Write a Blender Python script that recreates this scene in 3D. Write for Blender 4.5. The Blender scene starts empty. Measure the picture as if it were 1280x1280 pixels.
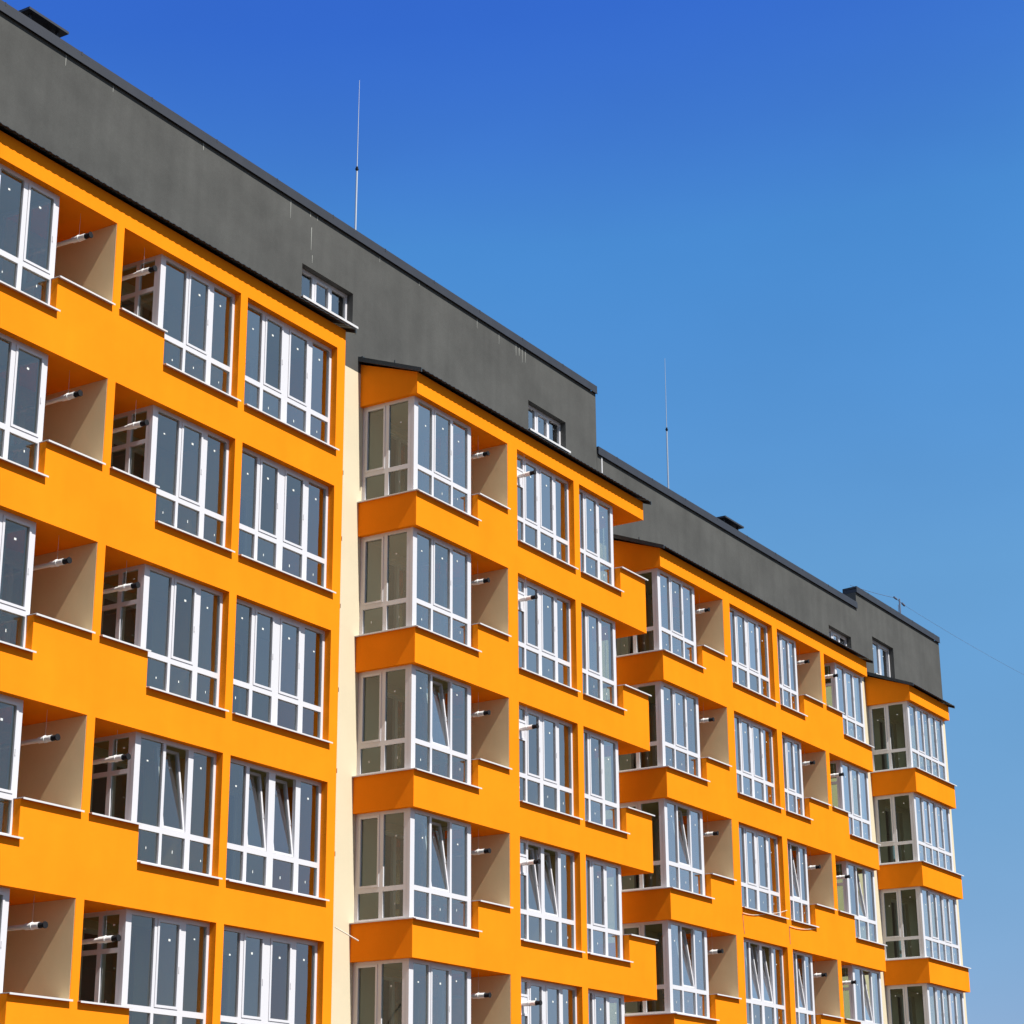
import bpy, bmesh, math, random
from mathutils import Vector, Matrix
random.seed(7)
R = math.radians
scene = bpy.context.scene
COL = scene.collection

# ------------------------------------------------------------------ dimensions
YM = 1.514            # main wall plane; the bays stand at y = 0
ZLOW, ZHIGH, ZTOP = 16.432, 17.055, 18.664   # sill, balcony parapet top, opening top (top floor)
H = 3.0               # storey height
NF = 6
T = 0.20              # bay wall thickness
GY = 0.15             # window plane behind the bay front

# ------------------------------------------------------------------ materials
def new_mat(name):
    m = bpy.data.materials.new(name); m.use_nodes = True
    nt = m.node_tree; nt.nodes.clear()
    out = nt.nodes.new('ShaderNodeOutputMaterial')
    return m, nt, out

def N(nt, t, **kw):
    n = nt.nodes.new(t)
    for k, v in kw.items():
        setattr(n, k, v)
    return n

def plaster(name, base, var=0.06, grain=0.25, rough=0.9, scale=1.0, stain=None, streak=0.0, spec=0.25):
    """painted render: soft patches, fine grain bump, optional streaks"""
    m, nt, out = new_mat(name)
    L = nt.links.new
    b = N(nt, 'ShaderNodeBsdfPrincipled'); b.inputs['Roughness'].default_value = rough
    b.inputs['Specular IOR Level'].default_value = spec
    g = N(nt, 'ShaderNodeNewGeometry')
    n1 = N(nt, 'ShaderNodeTexNoise'); n1.inputs['Scale'].default_value = 0.7 * scale; n1.inputs['Detail'].default_value = 6
    n1.inputs['Roughness'].default_value = 0.6
    L(g.outputs['Position'], n1.inputs['Vector'])
    n2 = N(nt, 'ShaderNodeTexNoise'); n2.inputs['Scale'].default_value = 26; n2.inputs['Detail'].default_value = 3
    L(g.outputs['Position'], n2.inputs['Vector'])
    r1 = N(nt, 'ShaderNodeMapRange'); r1.inputs['From Min'].default_value = 0.3; r1.inputs['From Max'].default_value = 0.7
    r1.inputs['To Min'].default_value = 1 - var; r1.inputs['To Max'].default_value = 1 + var
    L(n1.outputs['Fac'], r1.inputs['Value'])
    r2 = N(nt, 'ShaderNodeMapRange'); r2.inputs['To Min'].default_value = 1 - var * .5; r2.inputs['To Max'].default_value = 1 + var * .5
    L(n2.outputs['Fac'], r2.inputs['Value'])
    mu = N(nt, 'ShaderNodeMath', operation='MULTIPLY'); L(r1.outputs[0], mu.inputs[0]); L(r2.outputs[0], mu.inputs[1])
    fac = mu.outputs[0]
    if streak:
        mp = N(nt, 'ShaderNodeMapping'); mp.inputs['Scale'].default_value = (3.2, 3.2, 0.22)
        L(g.outputs['Position'], mp.inputs['Vector'])
        n3 = N(nt, 'ShaderNodeTexNoise'); n3.inputs['Scale'].default_value = 1.0; n3.inputs['Detail'].default_value = 5
        L(mp.outputs[0], n3.inputs['Vector'])
        r3 = N(nt, 'ShaderNodeMapRange'); r3.inputs['From Min'].default_value = .3; r3.inputs['From Max'].default_value = .7
        r3.inputs['To Min'].default_value = 1 - streak; r3.inputs['To Max'].default_value = 1 + streak
        L(n3.outputs['Fac'], r3.inputs['Value'])
        m2 = N(nt, 'ShaderNodeMath', operation='MULTIPLY'); L(fac, m2.inputs[0]); L(r3.outputs[0], m2.inputs[1]); fac = m2.outputs[0]
    sc = N(nt, 'ShaderNodeVectorMath', operation='SCALE'); sc.inputs[0].default_value = base
    L(fac, sc.inputs['Scale'])
    L(sc.outputs[0], b.inputs['Base Color'])
    n4 = N(nt, 'ShaderNodeTexNoise'); n4.inputs['Scale'].default_value = 90; n4.inputs['Detail'].default_value = 2
    L(g.outputs['Position'], n4.inputs['Vector'])
    n5 = N(nt, 'ShaderNodeTexNoise'); n5.inputs['Scale'].default_value = 2.2; n5.inputs['Detail'].default_value = 3
    L(g.outputs['Position'], n5.inputs['Vector'])
    ad = N(nt, 'ShaderNodeMath', operation='MULTIPLY_ADD'); ad.inputs[1].default_value = 3.0
    L(n5.outputs['Fac'], ad.inputs[0]); L(n4.outputs['Fac'], ad.inputs[2])
    bp = N(nt, 'ShaderNodeBump'); bp.inputs['Strength'].default_value = grain; bp.inputs['Distance'].default_value = 0.006
    L(ad.outputs[0], bp.inputs['Height']); L(bp.outputs[0], b.inputs['Normal'])
    L(b.outputs[0], out.inputs['Surface'])
    return m

def simple(name, base, rough=0.5, metal=0.0, spec=0.5, var=0.0):
    m, nt, out = new_mat(name)
    b = N(nt, 'ShaderNodeBsdfPrincipled')
    b.inputs['Base Color'].default_value = (*base, 1); b.inputs['Roughness'].default_value = rough
    b.inputs['Metallic'].default_value = metal; b.inputs['Specular IOR Level'].default_value = spec
    if var:
        g = N(nt, 'ShaderNodeNewGeometry'); n1 = N(nt, 'ShaderNodeTexNoise'); n1.inputs['Scale'].default_value = 3.0; n1.inputs['Detail'].default_value = 5
        nt.links.new(g.outputs['Position'], n1.inputs['Vector'])
        r = N(nt, 'ShaderNodeMapRange'); r.inputs['From Min'].default_value = .3; r.inputs['From Max'].default_value = .7
        r.inputs['To Min'].default_value = 1 - var; r.inputs['To Max'].default_value = 1 + var
        nt.links.new(n1.outputs['Fac'], r.inputs['Value'])
        s = N(nt, 'ShaderNodeVectorMath', operation='SCALE'); s.inputs[0].default_value = base
        nt.links.new(r.outputs[0], s.inputs['Scale']); nt.links.new(s.outputs[0], b.inputs['Base Color'])
    nt.links.new(b.outputs[0], out.inputs['Surface'])
    return m

def glass(name, tint=(0.58, 0.65, 0.56), r0=0.004, r1=2.0, p=2.0, wob=0.02):
    """double glazing as one sheet: reflection rising towards grazing, the rest passes tinted"""
    m, nt, out = new_mat(name); L = nt.links.new
    lw = N(nt, 'ShaderNodeLayerWeight'); lw.inputs['Blend'].default_value = 0.5
    pw = N(nt, 'ShaderNodeMath', operation='POWER'); pw.inputs[1].default_value = p; L(lw.outputs['Facing'], pw.inputs[0])
    ma = N(nt, 'ShaderNodeMath', operation='MULTIPLY_ADD'); ma.inputs[1].default_value = r1; ma.inputs[2].default_value = r0
    L(pw.outputs[0], ma.inputs[0])
    tr = N(nt, 'ShaderNodeBsdfTransparent'); tr.inputs['Color'].default_value = (*tint, 1)
    gl = N(nt, 'ShaderNodeBsdfGlossy'); gl.inputs['Roughness'].default_value = 0.01
    gl.inputs['Color'].default_value = (0.98, 0.96, 0.97, 1)
    g = N(nt, 'ShaderNodeNewGeometry'); n = N(nt, 'ShaderNodeTexNoise'); n.inputs['Scale'].default_value = 1.3; n.inputs['Detail'].default_value = 1
    L(g.outputs['Position'], n.inputs['Vector'])
    bp = N(nt, 'ShaderNodeBump'); bp.inputs['Strength'].default_value = 0.6; bp.inputs['Distance'].default_value = wob
    L(n.outputs['Fac'], bp.inputs['Height']); L(bp.outputs[0], gl.inputs['Normal'])
    oi = N(nt, 'ShaderNodeObjectInfo')   # pane batches differ a little
    rr = N(nt, 'ShaderNodeMapRange'); rr.inputs['To Min'].default_value = 0.80; rr.inputs['To Max'].default_value = 1.16
    L(oi.outputs['Random'], rr.inputs['Value'])
    mm = N(nt, 'ShaderNodeMath', operation='MULTIPLY', use_clamp=True); L(ma.outputs[0], mm.inputs[0]); L(rr.outputs[0], mm.inputs[1])
    mx = N(nt, 'ShaderNodeMixShader'); L(mm.outputs[0], mx.inputs['Fac']); L(tr.outputs[0], mx.inputs[1]); L(gl.outputs[0], mx.inputs[2])
    L(mx.outputs[0], out.inputs['Surface'])
    return m

M_ORANGE = plaster('orange_render', (0.83, 0.222, 0.009), var=0.06, streak=0.02, grain=0.28, rough=0.95, spec=0.0)
M_CREAM = plaster('cream_render', (0.56, 0.49, 0.35), var=0.03, grain=0.2)
M_BEIGE = plaster('beige_balcony_render', (0.76, 0.56, 0.31), var=0.05, grain=0.2)
M_GREY = plaster('dark_grey_render', (0.0635, 0.0635, 0.060), var=0.17, grain=0.4, streak=0.07, scale=1.3)
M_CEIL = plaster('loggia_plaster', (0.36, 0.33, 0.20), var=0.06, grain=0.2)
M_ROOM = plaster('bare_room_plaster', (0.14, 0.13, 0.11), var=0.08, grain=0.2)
M_WHITE = simple('white_pvc', (0.56, 0.55, 0.575), rough=0.35)
M_SILL = simple('white_sill_metal', (0.56, 0.55, 0.55), rough=0.4)
M_COPING = simple('slate_coping_metal', (0.022, 0.023, 0.030), rough=0.55, metal=0.0, var=0.12)
M_EAVE = simple('dark_eave_metal', (0.030, 0.036, 0.040), rough=0.42, var=0.1)
M_FLUE = simple('white_flue_enamel', (0.78, 0.78, 0.76), rough=0.3)
M_BLACK = simple('black_plastic', (0.010, 0.010, 0.012), rough=0.8, spec=0.2)
M_STEEL = simple('galvanised_steel', (0.45, 0.47, 0.50), rough=0.4, metal=0.6)
M_STICK = simple('white_sticker_paper', (0.60, 0.62, 0.60), rough=0.8)
M_GLASS = glass('double_glazing')
M_DRIP = simple('lime_drip', (0.34, 0.34, 0.31), rough=0.9)
M_CABLE = simple('pale_cable_sheath', (0.62, 0.56, 0.46), rough=0.6)
M_DCABLE = simple('dark_cable_sheath', (0.10, 0.12, 0.18), rough=0.6)
M_GROUND = plaster('bare_building_ground', (0.085, 0.062, 0.045), var=0.2, grain=0.5, scale=0.3)
M_ROOF = simple('bitumen_roof', (0.05, 0.05, 0.05), rough=0.9)

# ------------------------------------------------------------------ mesh helpers
WO = {}   # object -> world origin of the object (no rotations on parents)

class MB:
    def __init__(s):
        s.v = []; s.f = []; s.mi = []
    def quad(s, pts, mi=0):
        i = len(s.v); s.v += [tuple(p) for p in pts]; s.f.append(tuple(range(i, i + len(pts)))); s.mi.append(mi)
    def box(s, x0, x1, y0, y1, z0, z1, mi=0, fn=None):
        P = [(x0, y0, z0), (x1, y0, z0), (x1, y1, z0), (x0, y1, z0), (x0, y0, z1), (x1, y0, z1), (x1, y1, z1), (x0, y1, z1)]
        if fn: P = [fn(*p) for p in P]
        i = len(s.v); s.v += P
        for q in ((0, 3, 2, 1), (4, 5, 6, 7), (0, 1, 5, 4), (1, 2, 6, 5), (2, 3, 7, 6), (3, 0, 4, 7)):
            s.f.append(tuple(i + a for a in q)); s.mi.append(mi)
    def tube(s, a, b, r0, r1=None, n=12, mi=0, cap=True):
        r1 = r0 if r1 is None else r1
        a, b = Vector(a), Vector(b); d = (b - a).normalized()
        u = d.orthogonal().normalized(); w = d.cross(u)
        i = len(s.v)
        for c, r in ((a, r0), (b, r1)):
            for k in range(n):
                t = 2 * math.pi * k / n
                s.v.append(tuple(c + u * (r * math.cos(t)) + w * (r * math.sin(t))))
        for k in range(n):
            j = (k + 1) % n
            s.f.append((i + k, i + j, i + n + j, i + n + k)); s.mi.append(mi)
        if cap:
            s.f.append(tuple(i + k for k in reversed(range(n)))); s.mi.append(mi)
            s.f.append(tuple(i + n + k for k in range(n))); s.mi.append(mi)
    def grid(s, us, zs, filled, d0, d1, fn, mi=0):
        """wall slab with openings: cells (u, z) between depths d0 and d1; only outer faces are made"""
        nu, nz = len(us) - 1, len(zs) - 1
        F = [[bool(filled((us[i] + us[i + 1]) / 2, (zs[j] + zs[j + 1]) / 2)) for j in range(nz)] for i in range(nu)]
        g = lambda i, j: 0 <= i < nu and 0 <= j < nz and F[i][j]
        for i in range(nu):
            for j in range(nz):
                if not F[i][j]: continue
                a, b, c, d = us[i], us[i + 1], zs[j], zs[j + 1]
                s.quad([fn(a, d0, c), fn(b, d0, c), fn(b, d0, d), fn(a, d0, d)], mi)
                s.quad([fn(a, d1, c), fn(a, d1, d), fn(b, d1, d), fn(b, d1, c)], mi)
                if not g(i - 1, j): s.quad([fn(a, d0, c), fn(a, d0, d), fn(a, d1, d), fn(a, d1, c)], mi)
                if not g(i + 1, j): s.quad([fn(b, d0, c), fn(b, d1, c), fn(b, d1, d), fn(b, d0, d)], mi)
                if not g(i, j - 1): s.quad([fn(a, d0, c), fn(a, d1, c), fn(b, d1, c), fn(b, d0, c)], mi)
                if not g(i, j + 1): s.quad([fn(a, d0, d), fn(b, d0, d), fn(b, d1, d), fn(a, d1, d)], mi)
    def mesh(s, name, mats, org=(0, 0, 0), weld=True, recalc=True, smooth=False, bevel=0):
        me = bpy.data.meshes.new(name)
        ox, oy, oz = org
        me.from_pydata([(x - ox, y - oy, z - oz) for x, y, z in s.v], [], s.f)
        for m in mats: me.materials.append(m)
        for p, k in zip(me.polygons, s.mi): p.material_index = k
        bm = bmesh.new(); bm.from_mesh(me)
        if weld: bmesh.ops.remove_doubles(bm, verts=bm.verts, dist=1e-5)
        if recalc: bmesh.ops.recalc_face_normals(bm, faces=bm.faces)
        bm.to_mesh(me); bm.free()
        if smooth:
            for p in me.polygons: p.use_smooth = True
        return me

def put(me, name, parent=None, org=(0, 0, 0)):
    o = bpy.data.objects.new(name, me); COL.objects.link(o)
    WO[o.name] = Vector(org)
    if parent is not None:
        o.parent = parent; o.location = Vector(org) - WO[parent.name]
    else:
        o.location = org
    return o

def put_pieces(mb, name, mats, parent, org=None):
    """one object for each separate piece of the mesh"""
    par = {}
    def find(i):
        while par[i] != i:
            par[i] = par[par[i]]; i = par[i]
        return i
    key = {}
    ids = []
    for p in mb.v:
        k = tuple(round(c, 4) for c in p)
        if k not in key: key[k] = len(key); par[key[k]] = key[k]
        ids.append(key[k])
    for f in mb.f:
        a = find(ids[f[0]])
        for q in f[1:]: par[find(ids[q])] = a
    groups = {}
    for f, m in zip(mb.f, mb.mi): groups.setdefault(find(ids[f[0]]), []).append((f, m))
    out = []
    for fs in groups.values():
        n = MB(); mp = {}
        for f, m in fs:
            ff = []
            for q in f:
                if q not in mp: mp[q] = len(n.v); n.v.append(mb.v[q])
                ff.append(mp[q])
            n.f.append(tuple(ff)); n.mi.append(m)
        o = tuple(min(v[i] for v in n.v) for i in range(3))
        out.append(put(n.mesh(name, mats, o), name, parent, o))
    return out

def tag(o, label=None, cat=None, group=None, kind=None):
    if label: o['label'] = label
    if cat: o['category'] = cat
    if group: o['group'] = group
    if kind: o['kind'] = kind
    return o

IDT = lambda u, d, z: (u, d, z)

# ------------------------------------------------------------------ windows
def frame_run(mb, pane, bars, z0, z1, tr, d0, fn, rings=(), sash=(), panel=None):
    """one glazed plane. bars: [(a,b)] uprights; tr: transom (lo,hi) or None; d0 outer face of the frame"""
    d1 = d0 + 0.07
    rail = 0.07
    cells = []
    for a, b in bars: mb.box(a, b, d0, d1, z0, z1, 0, fn)
    for (a, b), (c, d), k in zip(bars[:-1], bars[1:], range(99)):
        x0, x1 = b, c
        mb.box(x0, x1, d0, d1, z0, z0 + rail, 0, fn); mb.box(x0, x1, d0, d1, z1 - rail, z1, 0, fn)
        spans = [(z0 + rail, z1 - rail)]
        if tr:
            mb.box(x0, x1, d0, d1, tr[0], tr[1], 0, fn)
            spans = [(z0 + rail, tr[0]), (tr[1], z1 - rail)]
        for si, (a0, a1) in enumerate(spans):
            upper = si == len(spans) - 1
            if upper and k in sash:
                cells.append((x0, x1, a0, a1)); continue
            if upper and k in rings:
                w = 0.045; e = d0 - 0.012
                mb.box(x0, x0 + w, e, d1 - .01, a0, a1, 0, fn); mb.box(x1 - w, x1, e, d1 - .01, a0, a1, 0, fn)
                mb.box(x0 + w, x1 - w, e, d1 - .01, a0, a0 + w, 0, fn); mb.box(x0 + w, x1 - w, e, d1 - .01, a1 - w, a1, 0, fn)
            if upper and panel and k == 0:
                mb.box(x0, x1, d0 + .012, d1 - .012, panel[0], panel[1], 0, fn)
                mb.box(x0, x1, d0, d1, panel[0] - .05, panel[0], 0, fn)
                mb.box(x0, x1, d0, d1, panel[1], panel[1] + .05, 0, fn)
                segs = [(a0, panel[0] - .05), (panel[1] + .05, a1)]
            else:
                segs = [(a0, a1)]
            for (q0, q1) in segs:
                dd = d0 + 0.035
                pane.quad([fn(x0 - .004, dd, q0 - .004), fn(x1 + .004, dd, q0 - .004), fn(x1 + .004, dd, q1 + .004), fn(x0 - .004, dd, q1 + .004)], 0)
            # paper stickers left on the new panes
            if random.random() < 0.80:
                cx = (x0 + x1) / 2 + random.uniform(-.07, .07)
                if upper: cz, sw, sh = a1 - (a1 - a0) * random.uniform(.15, .33), random.uniform(.018, .025), random.uniform(.013, .018)
                else: cz, sw, sh = a0 + (a1 - a0) * random.uniform(.38, .6), random.uniform(.008, .012), random.uniform(.018, .027)
                e = d0 + 0.031
                pane.quad([fn(cx - sw, e, cz - sh), fn(cx + sw, e, cz - sh), fn(cx + sw, e, cz + sh), fn(cx - sw, e, cz + sh)], 1)
    return cells

def make_sash_mesh(w, h):
    """tilting sash, origin at its bottom hinge line (x centre): ring + its glass"""
    mb = MB(); r = 0.045
    mb.box(-w / 2, -w / 2 + r, -.012, .055, 0, h); mb.box(w / 2 - r, w / 2, -.012, .055, 0, h)
    mb.box(-w / 2 + r, w / 2 - r, -.012, .055, 0, r); mb.box(-w / 2 + r, w / 2 - r, -.012, .055, h - r, h)
    mb.box(w / 2 - r + .018, w / 2 - r + .036, -.026, -.012, h * .42, h * .42 + .10)
    mb.quad([(-w / 2 + r - .004, .022, r - .004), (w / 2 - r + .004, .022, r - .004), (w / 2 - r + .004, .022, h - r + .004), (-w / 2 + r - .004, .022, h - r + .004)], 1)
    cx, cz = random.uniform(-.04, .04), h * .78
    mb.quad([(cx - .026, .017, cz - .019), (cx + .026, .017, cz - .019), (cx + .026, .017, cz + .019), (cx - .026, .017, cz + .019)], 2)
    return mb.mesh('sash', [M_WHITE, M_GLASS, M_STICK])
SASH = {}
def sash_mesh(w, h):
    k = (round(w, 3), round(h, 3))
    if k not in SASH: SASH[k] = make_sash_mesh(w, h)
    return SASH[k]

def even(x0, x1, widths, edge=0.07):
    """uprights: edges plus inner bars given as (centre fraction, width)"""
    out = [(x0, x0 + edge)]
    for c, w in widths:
        m = x0 + (x1 - x0) * c
        out.append((m - w / 2, m + w / 2))
    out.append((x1 - edge, x1))
    return out

def slim(bars, sash):
    """uprights were measured over the sash stiles: give the stile width back to the opening"""
    b = [list(x) for x in bars]
    for k in sash:
        if b[k][1] - b[k][0] > .09: b[k][1] -= min(.045, (b[k][1] - b[k][0]) - .07)
        if b[k + 1][1] - b[k + 1][0] > .09: b[k + 1][0] += min(.045, (b[k + 1][1] - b[k + 1][0]) - .07)
    return [tuple(x) for x in b]

class WinType:
    """a window built once for the top floor and copied down the floors"""
    def __init__(s, bars, z0, z1, tr, sash=(), rings=(), panel=None, retL=None, retR=None, sill=None, side_sill=None, gy=GY):
        bars = slim(bars, sash)
        s.org = (bars[0][0], gy, z0)
        s.var = []
        for v in range(3):
            fr, pn, pl, pr = MB(), MB(), MB(), MB()
            cells = frame_run(fr, pn, bars, z0, z1, tr, gy, IDT, sash=sash, rings=rings, panel=panel)
            if retL is not None:   # glazed return running back from the left corner, facing -X
                X = bars[0][0]; fnl = lambda u, d, z: (X + d, u, z)
                if retL == 'slot':   # balcony side: high transom, door below it
                    frame_run(fr, pl, [(gy + .0705, gy + .15), (.665, .755), (YM - .09, YM - .004)], z0 - .4, z1, (z0 + 1.53, z0 + 1.61), 0.002, fnl)
                else:
                    frame_run(fr, pl, [(gy + .0705, gy + .16), (gy + .66, gy + .76), (YM - .09, YM - .004)], z0, z1, tr, 0.002, fnl, rings=(1,))
            if retR is not None:
                X2 = bars[-1][1]; fnr = lambda u, d, z: (X2 - d, u, z)
                frame_run(fr, pr, [(gy + .0705, gy + .16), (gy + .66, gy + .76), (YM - .09, YM - .004)], z0, z1, tr, 0.002, fnr)
            s.var.append((fr.mesh('window_frame', [M_WHITE], s.org), pn.mesh('pane', [M_GLASS, M_STICK], s.org, recalc=False), [m.mesh('side_pane', [M_GLASS, M_STICK], s.org, recalc=False) for m in (pl, pr) if m.v]))
        s.cells = cells
        s.sill = None
        if sill:
            a, b = sill; mb = MB()
            y0, y1 = -0.075, gy + .004
            zt = z0 + .004
            def slope(x, y, z): return (x, y, z - (y1 - y) * 0.06)
            mb.box(a, b, y0, y1, zt, zt + .012, 0, slope)
            mb.box(a, b, y0 - .006, y0, zt - .016, zt + .012, 0, slope)
            if side_sill:
                X = side_sill
                mb.box(X - .05, X + .12, gy + .006, YM - .003, zt - .012, zt + .002, 0)
                mb.box(X - .056, X - .05, gy + .006, YM - .003, zt - .022, zt + .002, 0)
                mb.box(X - .05, X - .001, y0, gy + .004, zt - .014, zt - .001, 0)
                mb.box(X - .056, X - .0501, y0, gy + .004, zt - .024, zt - .001, 0)
            s.sill = mb.mesh('sill', [M_SILL], s.org)
    def place(s, bld, dz, k, tilt=(), label=None, name='window'):
        v = s.var[random.randrange(3)]
        org = (s.org[0], s.org[1], s.org[2] + dz)
        w = put(v[0], name, bld, org)
        put(v[1], 'pane', w, org)
        for m in v[2]: put(m, 'side_pane', w, org)
        if s.sill: put(s.sill, 'sill', w, org)
        for i, (x0, x1, a0, a1) in enumerate(s.cells):
            o = (((x0 + x1) / 2), s.org[1], a0 + dz)
            h = put(sash_mesh(x1 - x0 - .006, a1 - a0 - .006), 'sash', w, (o[0], o[1] + (.02 if i in tilt else 0), o[2] + .003))
            if i in tilt:
                h.rotation_euler = (-R(8.0 + random.uniform(-.8, .8)), 0, 0)
                h['label'] = 'sash tilted inward at its top'
        if label: w['label'] = label
        return w

def low_bars(x0, x1, cols, cornerL=True, cornerR=True, wide=()):
    e0 = 0.15 if cornerL else 0.07; e1 = 0.14 if cornerR else 0.07
    n = cols; bars = [(x0, x0 + e0)]
    for i in range(1, n):
        c = x0 + e0 + (x1 - e1 - x0 - e0) * i / n
        w = 0.16 if i in wide else 0.10
        bars.append((c - w / 2, c + w / 2))
    bars.append((x1 - e1, x1))
    return bars

TR = (ZLOW + .60, ZLOW + .70)

# ------------------------------------------------------------------ a projecting bay
def make_bay(bld, x0, x1, segs, dz, leftopen, rightopen, name, label, leftglass=False, rightglass=False):
    """orange bay: front wall with openings, side walls, loggia floors, corrugated roof"""
    zl, zh, zt = ZLOW + dz, ZHIGH + dz, ZTOP + dz
    top = 19.15 + dz
    us = sorted({x0, x1} | {a for a, b, t in segs} | {b for a, b, t in segs})
    zs = {-1.2, top}
    for k in range(NF):
        zs |= {zl - H * k, zh - H * k, zt - H * k}
    zs = sorted(z for z in zs if z >= -1.2)
    def filled(x, z):
        t = next((t for a, b, t in segs if a < x < b), 'pier')
        if t == 'pier': return True
        lo = zh if t == 'high' else zl
        for k in range(NF):
            if lo - H * k < z < zt - H * k: return False
        return True
    mb = MB()
    mb.grid(us, zs, filled, 0.0, T, IDT)
    # sides
    def side(X, sgn, kind):
        fn = (lambda u, d, z: (X + d, u, z)) if sgn < 0 else (lambda u, d, z: (X - d, u, z))
        def f2(u, z):
            if kind == 'solid': return True
            lo = zh if kind == 'high' else zl
            for k in range(NF):
                if lo - H * k < z < zt - H * k: return False
            return True
        mb.grid([T, YM], zs, f2, 0.0, T, fn)
        # the wedge between the side wall and the sloping roof
        a, b = (X, X + T) if sgn < 0 else (X - T, X)
        h = 0.34 * YM
        i = len(mb.v)
        mb.v += [(a, 0.002, top), (b, 0.002, top), (b, YM, top), (a, YM, top), (a, YM, top + h), (b, YM, top + h)]
        for q in ((0, 1, 2, 3), (0, 4, 5, 1), (2, 5, 4, 3), (0, 3, 4), (1, 5, 2)):
            mb.f.append(tuple(i + t for t in q)); mb.mi.append(0)
    side(x0, -1, leftopen); side(x1, 1, rightopen)
    org = (x0, 0, 0)
    if any(t == 'pier' for a, b, t in segs):
        bay = put(mb.mesh(name, [M_ORANGE], org), name, bld, org)
    else:
        ps = put_pieces(mb, 'bay_band', [M_ORANGE], bld)
        bay = max(ps, key=lambda o: WO[o.name].z)
    if label: bay['label'] = label
    # loggia floors: orange underside over the open balconies, plain plaster over glazed rooms
    so, ce = MB(), MB()
    for a, b, t in segs:
        if t == 'pier': continue
        aa = max(a, x0 + T) ; bb = min(b, x1 - T)
        for k in range(NF):
            zz = zt - H * k
            m = so if t == 'high' else ce
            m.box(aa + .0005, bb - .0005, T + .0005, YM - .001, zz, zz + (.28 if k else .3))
        if t == 'low' or t == 'win':
            pass
    put_pieces(so, 'balcony_ceiling', [M_ORANGE], bay)
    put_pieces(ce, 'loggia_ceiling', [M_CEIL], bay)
    # cross walls behind the piers; beside an open balcony the beige wall comes to the front edge
    cw = MB()
    for i, (a, b, t) in enumerate(segs):
        if t != 'pier': continue
        prev = segs[i - 1][2] if i else None
        nxt = segs[i + 1][2] if i + 1 < len(segs) else None
        if prev is None or nxt is None: continue
        bb = b - .004
        for k in range(NF):
            z0 = zt - H * (k + 1) + .28; z1 = zt - H * k
            if prev == 'high':
                lo = zh - H * k + .02
                fy = lambda u, d, z: (d, u, z)
                cw.grid([.012, T + .02, YM - .002], [z0 + .002, lo, z1 - .002], lambda u, z, lo=lo: u > T or z > lo, a - .004, bb, fy)
            else:
                cw.box(a + .004, bb, T + .002, YM - .002, z0 + .002, z1 - .002)
    put_pieces(cw, 'balcony_side_wall', [M_BEIGE], bay)
    # metal caps on the tall balcony parapets
    cp = MB()
    for a, b, t in segs:
        if t != 'high': continue
        bb = b + (.03 if abs(b - x1) < .01 else -.004)
        for k in range(NF):
            z = zh - H * k + .003
            cp.grid([a - .02, bb], [z - .02, z, z + .010], lambda u, zz: True, -.076, -.070, IDT)
            cp.grid([a - .02, bb], [z, z + .010], lambda u, zz: True, -.070, T + .03, IDT)
    put_pieces(cp, 'parapet_cap', [M_SILL], bay)
    # corrugated lean-to roof
    rf = MB(); ya, yb = -0.17, YM - .004
    za, zb = top + .02, top + .02 + 0.35 * (YM + .17)
    X = x0 - .10; XE = x1 + .12; p = 0.17; prof = [(0, 0), (.06, 0), (.08, .011), (.13, .011), (.15, 0)]
    line = []
    while X < XE:
        for dx, dh in prof:
            if X + dx < XE: line.append((X + dx, dh))
        X += p
    line.append((XE, 0))
    for (a, ha), (b, hb) in zip(line[:-1], line[1:]):
        rf.quad([(a, ya, za + ha), (b, ya, za + hb), (b, yb, zb + hb), (a, yb, zb + ha)])
        rf.quad([(a, ya, za + ha - .012), (a, yb, zb + ha - .012), (b, yb, zb + hb - .012), (b, ya, za + hb - .012)])
        rf.quad([(a, ya, za + ha - .012), (b, ya, za + hb - .012), (b, ya, za + hb), (a, ya, za + ha)])
    roof = put(rf.mesh('bay_roof', [M_EAVE], org), 'bay_roof', bay, org)
    fa = MB()   # folded edge flashing on both verges, ridge flashing, gutter lip
    for XX in (x0 - .115, x1 + .10):
        i = len(fa.v)
        for xx in (XX, XX + .035):
            fa.v += [(xx, ya - .01, za - .09), (xx, yb, zb - .05), (xx, yb, zb + .06), (xx, ya - .01, za + .005)]
        for q in ((0, 1, 2, 3), (4, 7, 6, 5), (0, 3, 7, 4), (1, 5, 6, 2), (3, 2, 6, 7), (0, 4, 5, 1)):
            fa.f.append(tuple(i + t for t in q)); fa.mi.append(0)
    fa.box(x0 - .08, x1 + .10, yb - .10, yb + .001, zb + .012, zb + .06)
    fa.box(x0 - .07, x0 - .05, .55, .57, za + .25, za + .36)
    put(fa.mesh('roof_edge_flashing', [M_EAVE], org, weld=False), 'roof_edge_flashing', bay, org)
    return bay

# ------------------------------------------------------------------ the main walls
def room_holes(doors, dz):
    hs = []
    for a, b in doors:
        for k in range(NF):
            z0 = ZTOP + dz - H * (k + 1) + .30; z1 = ZTOP + dz - H * k - .14
            hs.append((a, b, max(z0, .1), z1))
    return hs

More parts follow.
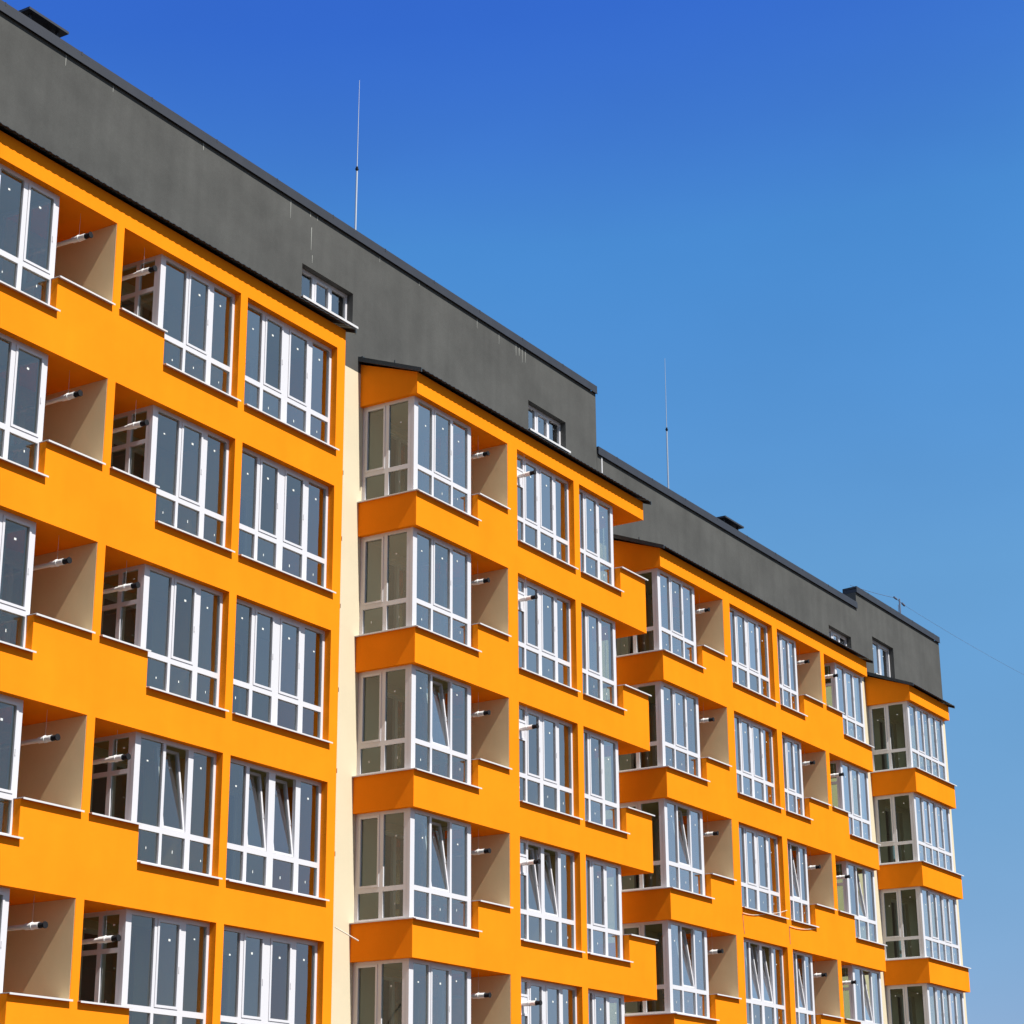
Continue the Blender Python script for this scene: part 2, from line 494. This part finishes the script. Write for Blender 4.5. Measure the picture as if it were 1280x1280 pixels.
def body(bld, xa, xb, zb0, zb1, zcream, holes_low, holes_top, tops, dz, yback=14.0):
    """main wall (cream below, dark grey above), ends, back, roof, floors and cross walls inside"""
    org = (xa, YM, 0)
    def wall(z0, z1, holes, x0, x1, mat, name):
        us = sorted({x0, x1} | {h[0] for h in holes} | {h[1] for h in holes})
        zs = sorted({z0, z1} | {h[2] for h in holes} | {h[3] for h in holes})
        mb = MB(); mb.grid(us, zs, lambda x, z: not any(h[0] < x < h[1] and h[2] < z < h[3] for h in holes), YM, YM + .30, IDT)
        return put(mb.mesh(name, [mat], org), name, bld, org)
    wall(-1.2, zcream, holes_low, xa, xb, M_CREAM, 'main_wall')
    out = []
    for (x0, x1, zt) in tops:
        hs = [h for h in holes_top if x0 < h[0] < x1]
        out.append(wall(zcream, zt, hs, x0, x1, M_GREY, 'attic_wall'))
    mb = MB()
    mb.box(xa, xa + .3, YM + .302, yback, -1.2, zcream); mb.box(xb - .3, xb, YM + .302, yback, -1.2, zcream)
    mb.box(xa + .301, xb - .301, yback - .3, yback, -1.2, zcream)
    put(mb.mesh('end_wall', [M_CREAM], org, weld=False), 'end_wall', bld, org)
    mb = MB(); z0, z1 = tops[0][2], tops[-1][2]
    mb.box(xa, xa + .3, YM + .302, yback, zcream + .001, z0); mb.box(xb - .3, xb, YM + .302, yback, zcream + .001, z1)
    mb.box(xa + .301, xb - .301, yback - .3, yback, zcream + .001, min(z0, z1))
    if len(tops) > 1:
        mb.box(tops[1][0], tops[1][0] + .3, YM + .302, yback - .31, z0 - .5, z1)
    put(mb.mesh('attic_end_wall', [M_GREY], org, weld=False), 'attic_end_wall', bld, org)
    mb = MB()
    for (x0, x1, zt) in tops:
        mb.box(x0 + .301, x1 - .301, YM + .301, yback - .302, zt - .7, zt - .5)
    put(mb.mesh('flat_roof', [M_ROOF], org, weld=False), 'flat_roof', bld, org)
    # floors and partitions of the bare rooms
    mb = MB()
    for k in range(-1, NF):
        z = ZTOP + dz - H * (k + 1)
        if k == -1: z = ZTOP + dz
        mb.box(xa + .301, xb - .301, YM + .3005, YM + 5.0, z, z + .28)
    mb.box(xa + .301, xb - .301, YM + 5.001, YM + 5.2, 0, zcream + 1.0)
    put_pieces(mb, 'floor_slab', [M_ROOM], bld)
    return out

def coping(bld, x0, x1, zt, endL=False, endR=False):
    """folded metal cap on the parapet, proud of the wall, in sheets with standing joints"""
    mb = MB(); y0, y1 = YM - .045, YM + .46
    mb.box(x0, x1, y0, y1, zt + .10, zt + .165, 0, lambda x, y, z: (x, y, z + (.03 if y < YM else 0)))
    mb.box(x0, x1, y0, y0 + .012, zt - .012, zt + .1295)
    mb.box(x0, x1, y0 - .012, y0 - .0001, zt - .03, zt - .012)
    mb.box(x0, x1, y1 - .012, y1, zt - .012, zt + .0995)
    mb.box(x0, x0 + .012, y0 + .013, y1 - .013, zt - .012, zt + .0995)
    mb.box(x1 - .012, x1, y0 + .013, y1 - .013, zt - .012, zt + .0995)
    x = x0 + 1.0
    while x < x1 - .5:
        mb.box(x, x + .03, y0 - .004, y1, zt + .1305, zt + .205, 0, lambda a, y, z: (a, y, z - (0 if y < YM else .03)))
        x += 2.0
    org = (x0, y0, zt)
    put(mb.mesh('parapet_coping', [M_COPING], org, weld=False), 'parapet_coping', bld, org)

def drips(bld, spots, zt):
    """pale lime runs hanging below the coping: thin crusts on the render"""
    mb = MB()
    for x, dep, ln in spots:
        w = random.uniform(.008, .016)
        y = YM - .0035
        mb.box(x - w, x + w * .6, y, YM + .001, zt - .03 - dep - ln, zt - .03 - dep, 0,
               lambda a, b, c, x=x, w=w, zt=zt, dep=dep, ln=ln: (x + (a - x) * (.35 if c < zt - .03 - dep - ln / 2 else 1), b, c))
    org = (spots[0][0], YM, zt)
    put_pieces(mb, 'lime_drip', [M_DRIP], bld)

DOOR = {}
def balcony_door(bld, a, b, dz, k):
    key = round(b - a, 3)
    z0 = ZTOP + dz - H * (k + 1) + .30; z1 = ZTOP + dz - H * k - .14
    if z0 < .1: return
    org = (a, YM + .12, z0)
    if key not in DOOR:
        w = b - a; h = z1 - z0
        f, p = MB(), MB()
        f.box(0, .07, 0, .07, 0, h); f.box(.07, w * .5 - .05, 0, .07, h - .07, h); f.box(.07, w * .5 - .05, 0, .07, 0, .05)
        frame_run(f, p, [(w * .5 - .05, w * .5 + .05), (w - .07, w)], 0, h, None, 0, IDT)
        lf = lambda u, d, z: (.072 + d, .075 + u, z)
        g, q = MB(), MB()
        frame_run(g, q, [(0, .07), (w * .5 - .20, w * .5 - .13)], .055, h - .075, (.62, .70), 0, lf)
        k0 = len(g.v); g.v += q.v; g.f += [tuple(i + k0 for i in t) for t in q.f]; g.mi += [m + 1 for m in q.mi]
        DOOR[key] = (f.mesh('door_frame', [M_WHITE]), p.mesh('pane', [M_GLASS, M_STICK], recalc=False), g.mesh('door_leaf', [M_WHITE, M_GLASS, M_STICK]))
    f, p, g = DOOR[key]
    d = put(f, 'balcony_door', bld, org); put(p, 'pane', d, org); put(g, 'door_leaf', d, org)

# boiler flue: pipe part, black end cap, hanger wire
def flue_meshes(y0, y1):
    a, b, c = MB(), MB(), MB()
    a.tube((0, y0, 0), (0, y1 + .42, 0), .040, n=14); a.tube((0, y1 + .4201, 0), (0, y1 + .13, 0), .054, n=14)
    a.tube((0, y1 + .30, 0), (0, y1 + .27, 0), .062, n=14)
    b.tube((0, y1 + .13, 0), (0, y1 + .02, 0), .050, .042, n=14); b.tube((0, y1 + .0199, 0), (0, y1, 0), .056, n=14)
    c.tube((0, y1 + .285, .06), (0, y1 + .285, ZTOP - 18.17 - .002), .0022, n=6)
    return (a.mesh('flue_pipe', [M_FLUE], smooth=False), b.mesh('flue_end', [M_BLACK]), c.mesh('hanger_wire', [M_STEEL]))
FL = {}
def flue(bld, x, y0, y1, dz, k, z=18.17):
    key = (y0, y1)
    if key not in FL: FL[key] = flue_meshes(y0, y1)
    a, b, c = FL[key]
    org = (x, 0, z + dz - H * k)
    f = put(a, 'flue_pipe', bld, org); put(b, 'flue_end', f, org)
    f.rotation_euler = (R(random.uniform(-1.2, .8)), 0, R(random.uniform(-1.6, 1.6)))
    if k < 6: put(c, 'hanger_wire', f, org)

def building(x, label, name='apartment_building'):
    e = bpy.data.objects.new(name, None); COL.objects.link(e)
    e.location = (x, YM, 0); WO[e.name] = Vector((x, YM, 0))
    e.empty_display_size = 2
    tag(e, label, 'building', 'joined sections of the orange apartment block')
    return e

# ================================================================== near section
near = building(10.0, 'taller near section of the orange apartment block, higher dark grey attic wall, at the left')
A = [(17.3, 17.7, 'pier'), (17.7, 20.55, 'win'), (20.55, 20.95, 'pier'), (20.95, 23.298, 'low'), (23.298, 24.66, 'high'), (24.66, 24.854, 'pier'),
     (24.854, 26.052, 'high'), (26.052, 28.156, 'low'), (28.156, 28.365, 'pier'), (28.365, 31.269, 'win'), (31.269, 31.54, 'pier')]
B = [(34.155, 36.568, 'low'), (36.568, 37.835, 'high'), (37.835, 38.246, 'pier'), (38.246, 40.851, 'win'), (40.851, 41.111, 'pier'),
     (41.111, 43.09, 'low'), (43.09, 44.39, 'high')]
dA = [(18.5, 19.9), (21.7, 22.9), (26.5, 27.8), (29.1, 30.6)]
dB = [(35.15, 36.55), (39.0, 40.4), (41.7, 42.9)]
XS = 44.727
at1 = (31.96, 33.81, 20.47, 21.25); at2 = (41.27, 43.12, 20.47, 21.25)
body(near, 10.0, XS, -1.2, 0, 19.442, room_holes(dA + dB, 0), [at1, at2], [(10.0, XS, 22.60)], 0)
coping(near, 9.95, XS + .02, 22.616)
make_bay(near, 17.3, 31.54, A, 0, 'solid', 'solid', 'bay', 'wide orange bay nearest the left edge of the photo')
make_bay(near, 34.155, 44.39, B, 0, 'low', 'high', 'bay', 'orange bay with a glazed left corner beside the cream wall strip')
drips(near, [(24.6, 0, .22), (25.9, .02, .12), (28.6, 0, .15), (31.5, .02, .42), (32.2, .0, .12), (32.25, .35, .55), (32.3, 1.0, .18), (32.45, 0, .1), (34.8, 0, .14), (36.4, 0, .1),
             (38.9, 0, .25), (39.9, 0, .3), (40.7, 0, .32), (40.85, .05, .22), (41.0, 0, .4), (41.15, 0, .35)], 22.6)

def attic_window(bld, h, cols=3, z0=None):
    a, b, c, d = h
    t = WinType(even(a, b, [(i / cols, .09) for i in range(1, cols)], .06), c, d, None, rings=(1,), gy=YM + .16)
    t2 = MB()
    t2.box(a - .03, b + .12, YM - .07, YM + .158, c - .018, c + .002); t2.box(a - .03, b + .12, YM - .076, YM - .0701, c - .05, c + .002)
    t.sill = t2.mesh('sill', [M_SILL], t.org)
    return t.place(bld, 0, 0, label='small window high in the dark grey attic wall')
attic_window(near, at1); attic_window(near, at2)

wA_m = WinType(even(17.7, 20.55, [(.25, .14), (.49, .24), (.75, .17)]), ZLOW, ZTOP, TR, sash=(1, 2), sill=(17.7, 20.58))
wA0 = WinType([(20.95, 21.02), (21.86, 21.96), (22.50, 22.65), (23.21, 23.35)], ZLOW, ZTOP, TR, sash=(2,), retR=1, sill=(20.95, 23.33))
wA1 = WinType([(26.02, 26.16), (26.74, 26.85), (27.36, 27.54), (28.09, 28.156)], ZLOW, ZTOP, TR, sash=(1,), retL='slot', sill=(26.05, 28.18))
wA3 = WinType([(28.365, 28.44), (29.01, 29.15), (29.63, 29.91), (30.44, 30.63), (31.20, 31.269)], ZLOW, ZTOP, TR, sash=(1, 2), sill=(28.365, 31.30))
wB0 = WinType([(34.265, 34.42), (34.965, 35.075), (35.68, 35.79), (36.38, 36.52)], ZLOW, ZTOP, TR, sash=(1,), retL=1, retR=1, sill=(34.156, 36.60), side_sill=34.155)
wB2 = WinType([(38.246, 38.30), (38.75, 38.87), (39.33, 39.56), (40.07, 40.24), (40.785, 40.851)], ZLOW, ZTOP, TR, sash=(1, 2), panel=(17.93, 18.28), sill=(38.246, 40.88))
wB3 = WinType([(41.111, 41.19), (41.56, 41.69), (42.18, 42.34), (42.91, 43.04)], ZLOW, ZTOP, TR, sash=(1,), retR=1, sill=(41.111, 43.12))
TILT_N = {('A1', 3): (0,), ('A3', 3): (0, 1), ('B0', 2): (0,), ('B0', 3): (0,), ('B2', 3): (0, 1)}
for k in range(NF):
    for nm, w in (('Am', wA_m), ('A0', wA0), ('A1', wA1), ('A3', wA3), ('B0', wB0), ('B2', wB2), ('B3', wB3)):
        w.place(near, -H * k, k, TILT_N.get((nm, k), ()))
    for a, b in dA + dB: balcony_door(near, a, b, 0, k)
    flue(near, 24.02, YM - .01, .0, 0, k); flue(near, 25.58, YM - .01, -.12, 0, k, 18.12)
    flue(near, 37.02, YM - .01, .0, 0, k); flue(near, 38.56, .20, -.30, 0, k, 18.12)

# ================================================================== far section
far = building(XS, 'lower far section of the orange apartment block, right of the step in the roof')
DZ = -1.0
Cc = [(45.241, 47.485, 'low'), (47.485, 48.843, 'high'), (48.843, 49.25, 'pier'), (49.25, 51.965, 'win'), (51.965, 52.285, 'pier'),
      (52.285, 53.94, 'low'), (53.94, 55.321, 'high'), (55.321, 55.567, 'pier'), (55.567, 56.744, 'high'), (56.744, 58.90, 'low')]
Dd = [(62.467, 66.026, 'low')]
dC = [(46.2, 47.4), (50.0, 51.4), (52.7, 53.8), (57.1, 58.2)]
dD = [(63.5, 65.0)]
XF, XT = 69.764, 62.138
at3 = (59.69, 61.49, 18.98, 19.76); at4 = (63.35, 65.21, 18.95, 20.23)
body(far, XS + .012, XF, -1.2, 0, 18.442, room_holes(dC + dD, DZ), [at3, at4], [(XS + .012, XT, 20.897), (XT, XF, 21.463)], DZ)
coping(far, XS + .03, XT - .003, 20.913); coping(far, XT, XF + .02, 21.479)
make_bay(far, 45.241, 58.90, Cc, DZ, 'low', 'low', 'bay', 'wide orange bay just past the step in the roof')
make_bay(far, 62.467, 66.026, Dd, DZ, 'low', 'low', 'bay', 'narrow glazed orange bay at the far end')
attic_window(far, at3); attic_window(far, at4, 2)

zl, zt, tr = ZLOW + DZ, ZTOP + DZ, (TR[0] + DZ, TR[1] + DZ)
wC0 = WinType([(45.35, 45.50), (46.0, 46.11), (46.66, 46.77), (47.30, 47.44)], zl, zt, tr, sash=(1,), retL=1, retR=1, sill=(45.242, 47.51), side_sill=45.241)
wC2 = WinType(even(49.25, 51.965, [(.25, .14), (.49, .24), (.75, .17)]), zl, zt, tr, sash=(1, 2), sill=(49.25, 51.99))
wC3 = WinType([(52.285, 52.37), (52.80, 52.90), (53.30, 53.42), (53.78, 53.90)], zl, zt, tr, sash=(1,), retR=1, sill=(52.285, 53.97))
wC4 = WinType([(56.72, 56.86), (57.40, 57.50), (58.02, 58.15), (58.70, 58.82)], zl, zt, tr, sash=(1,), retL='slot', retR=1, sill=(56.744, 58.93))
wD = WinType(low_bars(62.575, 65.78, 5), zl, zt, tr, sash=(1, 3), retL=1, retR=1, sill=(62.468, 66.06), side_sill=62.467)
TILT_F = {('C0', 2): (0,), ('C0', 3): (0,), ('C2', 3): (0, 1), ('C3', 2): (0,), ('C3', 3): (0,), ('C4', 2): (0,), ('C4', 3): (0,)}
for k in range(NF - 1):
    for nm, w in (('C0', wC0), ('C2', wC2), ('C3', wC3), ('C4', wC4), ('D', wD)):
        w.place(far, -H * k, k, TILT_F.get((nm, k), ()))
    for a, b in dC + dD: balcony_door(far, a, b, DZ, k)
    flue(far, 48.0, YM - .01, .0, DZ, k); flue(far, 54.45, YM - .01, .0, DZ, k); flue(far, 56.25, YM - .01, -.12, DZ, k, 18.12)
# pale sealing strip at the joint between the sections
mb = MB(); mb.box(XS + .22, XS + .27, YM - .02, YM - .001, 14.0, 20.86)
put(mb.mesh('joint_strip', [M_SILL], (XS, YM, 14)), 'joint_strip', far, (XS, YM, 14))
# conduit stub poking across the cream strip
mb = MB(); mb.tube((32.546, 0.7, 7.123), (33.039, 0.5, 6.9), .013, n=8)
put(mb.mesh('conduit_stub', [M_CABLE], (31.6, .75, 7.2)), 'conduit_stub', near, (31.6, .75, 7.2))
# small brackets on the outer corner of the near bay
mb = MB()
for z in (16.0, 14.6, 13.2, 11.5, 9.9, 8.3): mb.box(31.5405, 31.60, .03, .07, z, z + .09)
put_pieces(mb, 'corner_bracket', [M_BLACK], near)

# ================================================================== things on the roofs
def rod(x, y, zb, zj, zt, label):
    org = (x, y, zb)
    m = MB(); m.tube((0, 0, 0), (.03, 0, zj - zb), .024, n=8); m.tube((.03, 0, zj - zb), (.06, 0, zt - zb), .012, .006, n=8)
    o = put(m.mesh('lightning_rod', [M_STEEL]), 'lightning_rod', None, org)
    c = MB(); c.tube((.03, 0, zj - zb - .05), (.03, 0, zj - zb + .06), .028, n=8)
    c.box(.0, .06, -.03, .03, zj - zb - .015, zj - zb + .015)
    put(c.mesh('clamp', [M_BLACK]), 'clamp', o, org)
    f = MB(); f.tube((0, 0, 0), (0, 0, .12), .18, .14, n=14)
    put(f.mesh('foot', [M_GROUND]), 'foot', o, org)
    tag(o, label, 'lightning rod', 'lightning rods on the roof')
rod(34.76, 2.2, 22.10, 25.0, 27.38, 'tall thin lightning rod above the near roof, left of the two')
rod(50.12, 2.2, 20.40, 23.49, 25.75, 'tall thin lightning rod above the lower far roof, right of the two')

def vent(x0, x1, y0, y1, zb, zt, label):
    org = (x0, y0, zb)
    m = MB(); m.box(x0 + .12, x1 - .12, y0 + .1, y1 - .1, zb, zt - .26)
    o = put(m.mesh('roof_vent', [M_COPING], org), 'roof_vent', None, org)
    c = MB()
    c.box(x0, x1, y0, y1, zt - .10, zt - .05); i = len(c.v)
    c.v += [(x0, y0, zt - .0495), (x1, y0, zt - .0495), (x1, y1, zt - .0495), (x0, y1, zt - .0495), ((x0 * 2 + x1) / 3, (y0 + y1) / 2, zt + .06), ((x0 + 2 * x1) / 3, (y0 + y1) / 2, zt + .06)]
    for q in ((0, 1, 5, 4), (1, 2, 5), (2, 3, 4, 5), (3, 0, 4), (0, 3, 2, 1)): c.f.append(tuple(i + t for t in q)); c.mi.append(0)
    put(c.mesh('vent_cap', [M_COPING], org, weld=False), 'vent_cap', o, org)
    s = MB()
    for xx in (x0 + .14, x1 - .20):
        for yy in (y0 + .12, y1 - .18): s.box(xx, xx + .05, yy, yy + .05, zt - .26, zt - .10)
    put_pieces(s, 'cap_support', [M_COPING], o)
    tag(o, label, 'roof vent', 'capped vents on the roof')
vent(24.42, 25.5, 2.4, 2.95, 22.10, 23.90, 'dark capped roof vent above the near parapet, in the top left corner')
vent(54.15, 55.45, 2.35, 3.0, 20.40, 22.08, 'dark capped roof vent on the lower far roof')

# antenna with cables leading off
org = (67.42, 2.0, 20.95)
m = MB(); m.tube(org, (67.42, 2.0, 22.62), .03, n=8); m.tube((67.30, 2.06, 20.95), (67.36, 2.03, 22.4), .012, n=6)
ant = put(m.mesh('antenna', [M_DCABLE], org), 'antenna', None, org)
m = MB(); m.tube((66.95, 2.0, 22.56), (67.95, 2.0, 22.50), .012, n=6)
m.tube((66.9, 2.0, 22.56), (67.15, 2.0, 22.55), .035, n=8); m.tube((67.66, 2.0, 22.52), (67.88, 2.0, 22.49), .038, n=8)
put(m.mesh('crossarm', [M_DCABLE], org, weld=False), 'crossarm', ant, org)
tag(ant, 'small dark mast with a crossarm on the far end of the roof', 'antenna')

def cable(name, pts, r, mat, label, cat='cable', group=None, n=5):
    m = MB()
    for a, b in zip(pts[:-1], pts[1:]): m.tube(a, b, r, n=n, cap=False)
    o = put(m.mesh(name, [mat], pts[0], smooth=True), name, None, pts[0])
    tag(o, label, cat, group); return o
def sag(a, b, d, n=16):
    a, b = Vector(a), Vector(b)
    return [tuple(a.lerp(b, t / n) - Vector((0, 0, d * 4 * (t / n) * (1 - t / n)))) for t in range(n + 1)]
cable('overhead_cable', sag((67.9, 2.0, 22.50), (120, 2.0, 26.5), 1.0, 30), .005, M_DCABLE, 'thin dark cable running from the roof mast out of the picture to the right')
cable('overhead_cable', sag((67.0, 2.0, 22.56), (64.4, 2.6, 22.46), .03), .008, M_DCABLE, 'short dark wire running left from the roof mast')
# loose cables drooping below the sills of the wide far bay
cable('loose_cable', sag((49.23, -.02, 9.27), (50.7, -.02, 9.43), .05, 8) + sag((50.7, -.02, 9.43), (52.0, -.02, 9.66), .03, 8)[1:], .009, M_CABLE, 'pale cable sagging below the wide window of the far section', 'cable', 'loose cables on the far bay front')
cable('loose_cable', sag((52.12, -.02, 9.25), (53.93, -.02, 9.40), .06, 10), .009, M_CABLE, 'pale cable sagging below the narrower window of the far section', 'cable', 'loose cables on the far bay front')
cable('hanging_wire', [(49.25, -.008, 9.25), (49.27, -.008, 9.0), (49.31, -.008, 8.74)], .006, M_DCABLE, 'thin dark wire hanging down the orange band left of the wide window', 'wire', 'loose cables on the far bay front')
cable('hanging_wire', [(52.12, -.008, 9.24), (52.13, -.008, 9.0), (52.14, -.008, 8.77)], .006, M_DCABLE, 'thin dark wire hanging down the orange band between two far windows', 'wire', 'loose cables on the far bay front')

# ================================================================== ground
mb = MB(); S = 1500
mb.quad([(-S, -S, 0), (S, -S, 0), (S, S, 0), (-S, S, 0)])
g = put(mb.mesh('ground', [M_GROUND]), 'ground'); tag(g, kind='structure')

# ================================================================== light
SUN_AZ = R(5.0)                          # left of the facade normal
EL = math.atan(1.39 * math.cos(SUN_AZ))
to_sun = Vector((-math.sin(SUN_AZ) * math.cos(EL), -math.cos(SUN_AZ) * math.cos(EL), math.sin(EL)))
ld = bpy.data.lights.new('sun', 'SUN'); ld.energy = 5.0; ld.angle = R(0.5); ld.color = (1.0, 0.965, 0.90)
lo = bpy.data.objects.new('sun', ld); COL.objects.link(lo); lo.location = (20, -40, 60)
lo.rotation_euler = (-to_sun).to_track_quat('-Z', 'Y').to_euler()

wd = bpy.data.worlds.new('World'); scene.world = wd; wd.use_nodes = True
nt = wd.node_tree; nt.nodes.clear()
sk = nt.nodes.new('ShaderNodeTexSky'); sk.sky_type = 'NISHITA'; sk.sun_disc = False
sk.sun_elevation = EL; sk.sun_rotation = math.pi + SUN_AZ
sk.air_density = 1.0; sk.dust_density = 0.4; sk.ozone_density = 2.5; sk.altitude = 150
# the photograph's deeper blue: a colour grade of the same sky, given as (in, out) radiances
GAIN = 0.133
sc0 = nt.nodes.new('ShaderNodeVectorMath'); sc0.operation = 'SCALE'; sc0.inputs['Scale'].default_value = GAIN / 2
cv = nt.nodes.new('ShaderNodeRGBCurve'); cv.mapping.extend = 'EXTRAPOLATED'
PTS = [[(0, 0), (.085, .034), (.102, .066), (.153, .130), (.30, .20), (.48, .265), (1.0, .42), (2, .60)],
       [(0, 0), (.185, .138), (.20, .182), (.22, .262), (.31, .352), (.50, .40), (.70, .435), (1.0, .54), (2, .70)],
       [(0, 0), (.39, .605), (.45, .650), (.578, .675), (.70, .675), (.82, .685), (1.2, .72), (2, .78)]]
for c, pts in zip(cv.mapping.curves, PTS):
    while len(c.points) < len(pts): c.points.new(.5, .5)
    for p, (a, b) in zip(c.points, pts): p.location = (a / 2, b / 2); p.handle_type = 'VECTOR'
cv.mapping.update()
sc1 = nt.nodes.new('ShaderNodeVectorMath'); sc1.operation = 'SCALE'
bg = nt.nodes.new('ShaderNodeBackground'); bg.inputs['Strength'].default_value = 0.12
sc1.inputs['Scale'].default_value = 2 / (0.12 * 2 ** 0.70)
wo = nt.nodes.new('ShaderNodeOutputWorld')
L = nt.links.new
hs = nt.nodes.new('ShaderNodeHueSaturation'); hs.inputs['Saturation'].default_value = 1.15
L(sk.outputs[0], hs.inputs['Color']); L(hs.outputs[0], sc0.inputs[0]); L(sc0.outputs[0], cv.inputs['Color']); L(cv.outputs[0], sc1.inputs[0])
tc = nt.nodes.new('ShaderNodeTexCoord'); nz = nt.nodes.new('ShaderNodeTexNoise'); nz.inputs['Scale'].default_value = 5.0; nz.inputs['Detail'].default_value = 4
mpn = nt.nodes.new('ShaderNodeMapping'); mpn.inputs['Scale'].default_value = (1, 1, 2.2)
L(tc.outputs['Generated'], mpn.inputs['Vector']); L(mpn.outputs[0], nz.inputs['Vector'])
mr = nt.nodes.new('ShaderNodeMapRange'); mr.inputs['From Min'].default_value = .3; mr.inputs['From Max'].default_value = .7
mr.inputs['To Min'].default_value = 0.965; mr.inputs['To Max'].default_value = 1.04
sc2 = nt.nodes.new('ShaderNodeVectorMath'); sc2.operation = 'SCALE'
L(nz.outputs['Fac'], mr.inputs['Value']); L(sc1.outputs[0], sc2.inputs[0]); L(mr.outputs[0], sc2.inputs['Scale'])
# pale tone added to the unseen sunward sky, to lighten the panes' reflections
sx = nt.nodes.new('ShaderNodeSeparateXYZ'); L(tc.outputs['Generated'], sx.inputs[0])
fy = nt.nodes.new('ShaderNodeMapRange'); fy.interpolation_type = 'SMOOTHSTEP'
fy.inputs['From Min'].default_value = 0.15; fy.inputs['From Max'].default_value = -0.45
fy.inputs['To Min'].default_value = 0.0; fy.inputs['To Max'].default_value = 0.62
L(sx.outputs['Y'], fy.inputs['Value'])
mh = nt.nodes.new('ShaderNodeMix'); mh.data_type = 'RGBA'
K = 1 / (0.12 * 2 ** 0.70)
mh.inputs[7].default_value = (.40 * K, .54 * K, .70 * K, 1)
L(fy.outputs[0], mh.inputs[0]); L(sc2.outputs[0], mh.inputs[6])
L(mh.outputs[2], bg.inputs['Color']); L(bg.outputs[0], wo.inputs['Surface'])

# ================================================================== camera
yaw, pitch, roll = R(31.754), R(18.951), R(-.395)
fw = Vector((math.cos(pitch) * math.cos(yaw), math.cos(pitch) * math.sin(yaw), math.sin(pitch)))
rt = Vector((math.sin(yaw), -math.cos(yaw), 0)); up = rt.cross(fw)
cr = rt * math.cos(roll) + up * math.sin(roll); cu = -rt * math.sin(roll) + up * math.cos(roll)
cd = bpy.data.cameras.new('camera'); cd.sensor_width = 36; cd.lens = 2587.114 / 1280 * 36; cd.clip_end = 5000; cd.clip_start = .1
co = bpy.data.objects.new('camera', cd); COL.objects.link(co)
M = Matrix((cr, cu, -fw)).transposed().to_4x4(); M.translation = Vector((0, -23.526, 1.7))
co.matrix_world = M; scene.camera = co

scene.view_settings.view_transform = 'Standard'; scene.view_settings.look = 'None'
scene.view_settings.exposure = 0.70; scene.view_settings.gamma = 1
scene.cycles.max_bounces = 10; scene.cycles.transparent_max_bounces = 24; scene.cycles.diffuse_bounces = 5
scene.cycles.caustics_reflective = False; scene.cycles.caustics_refractive = False
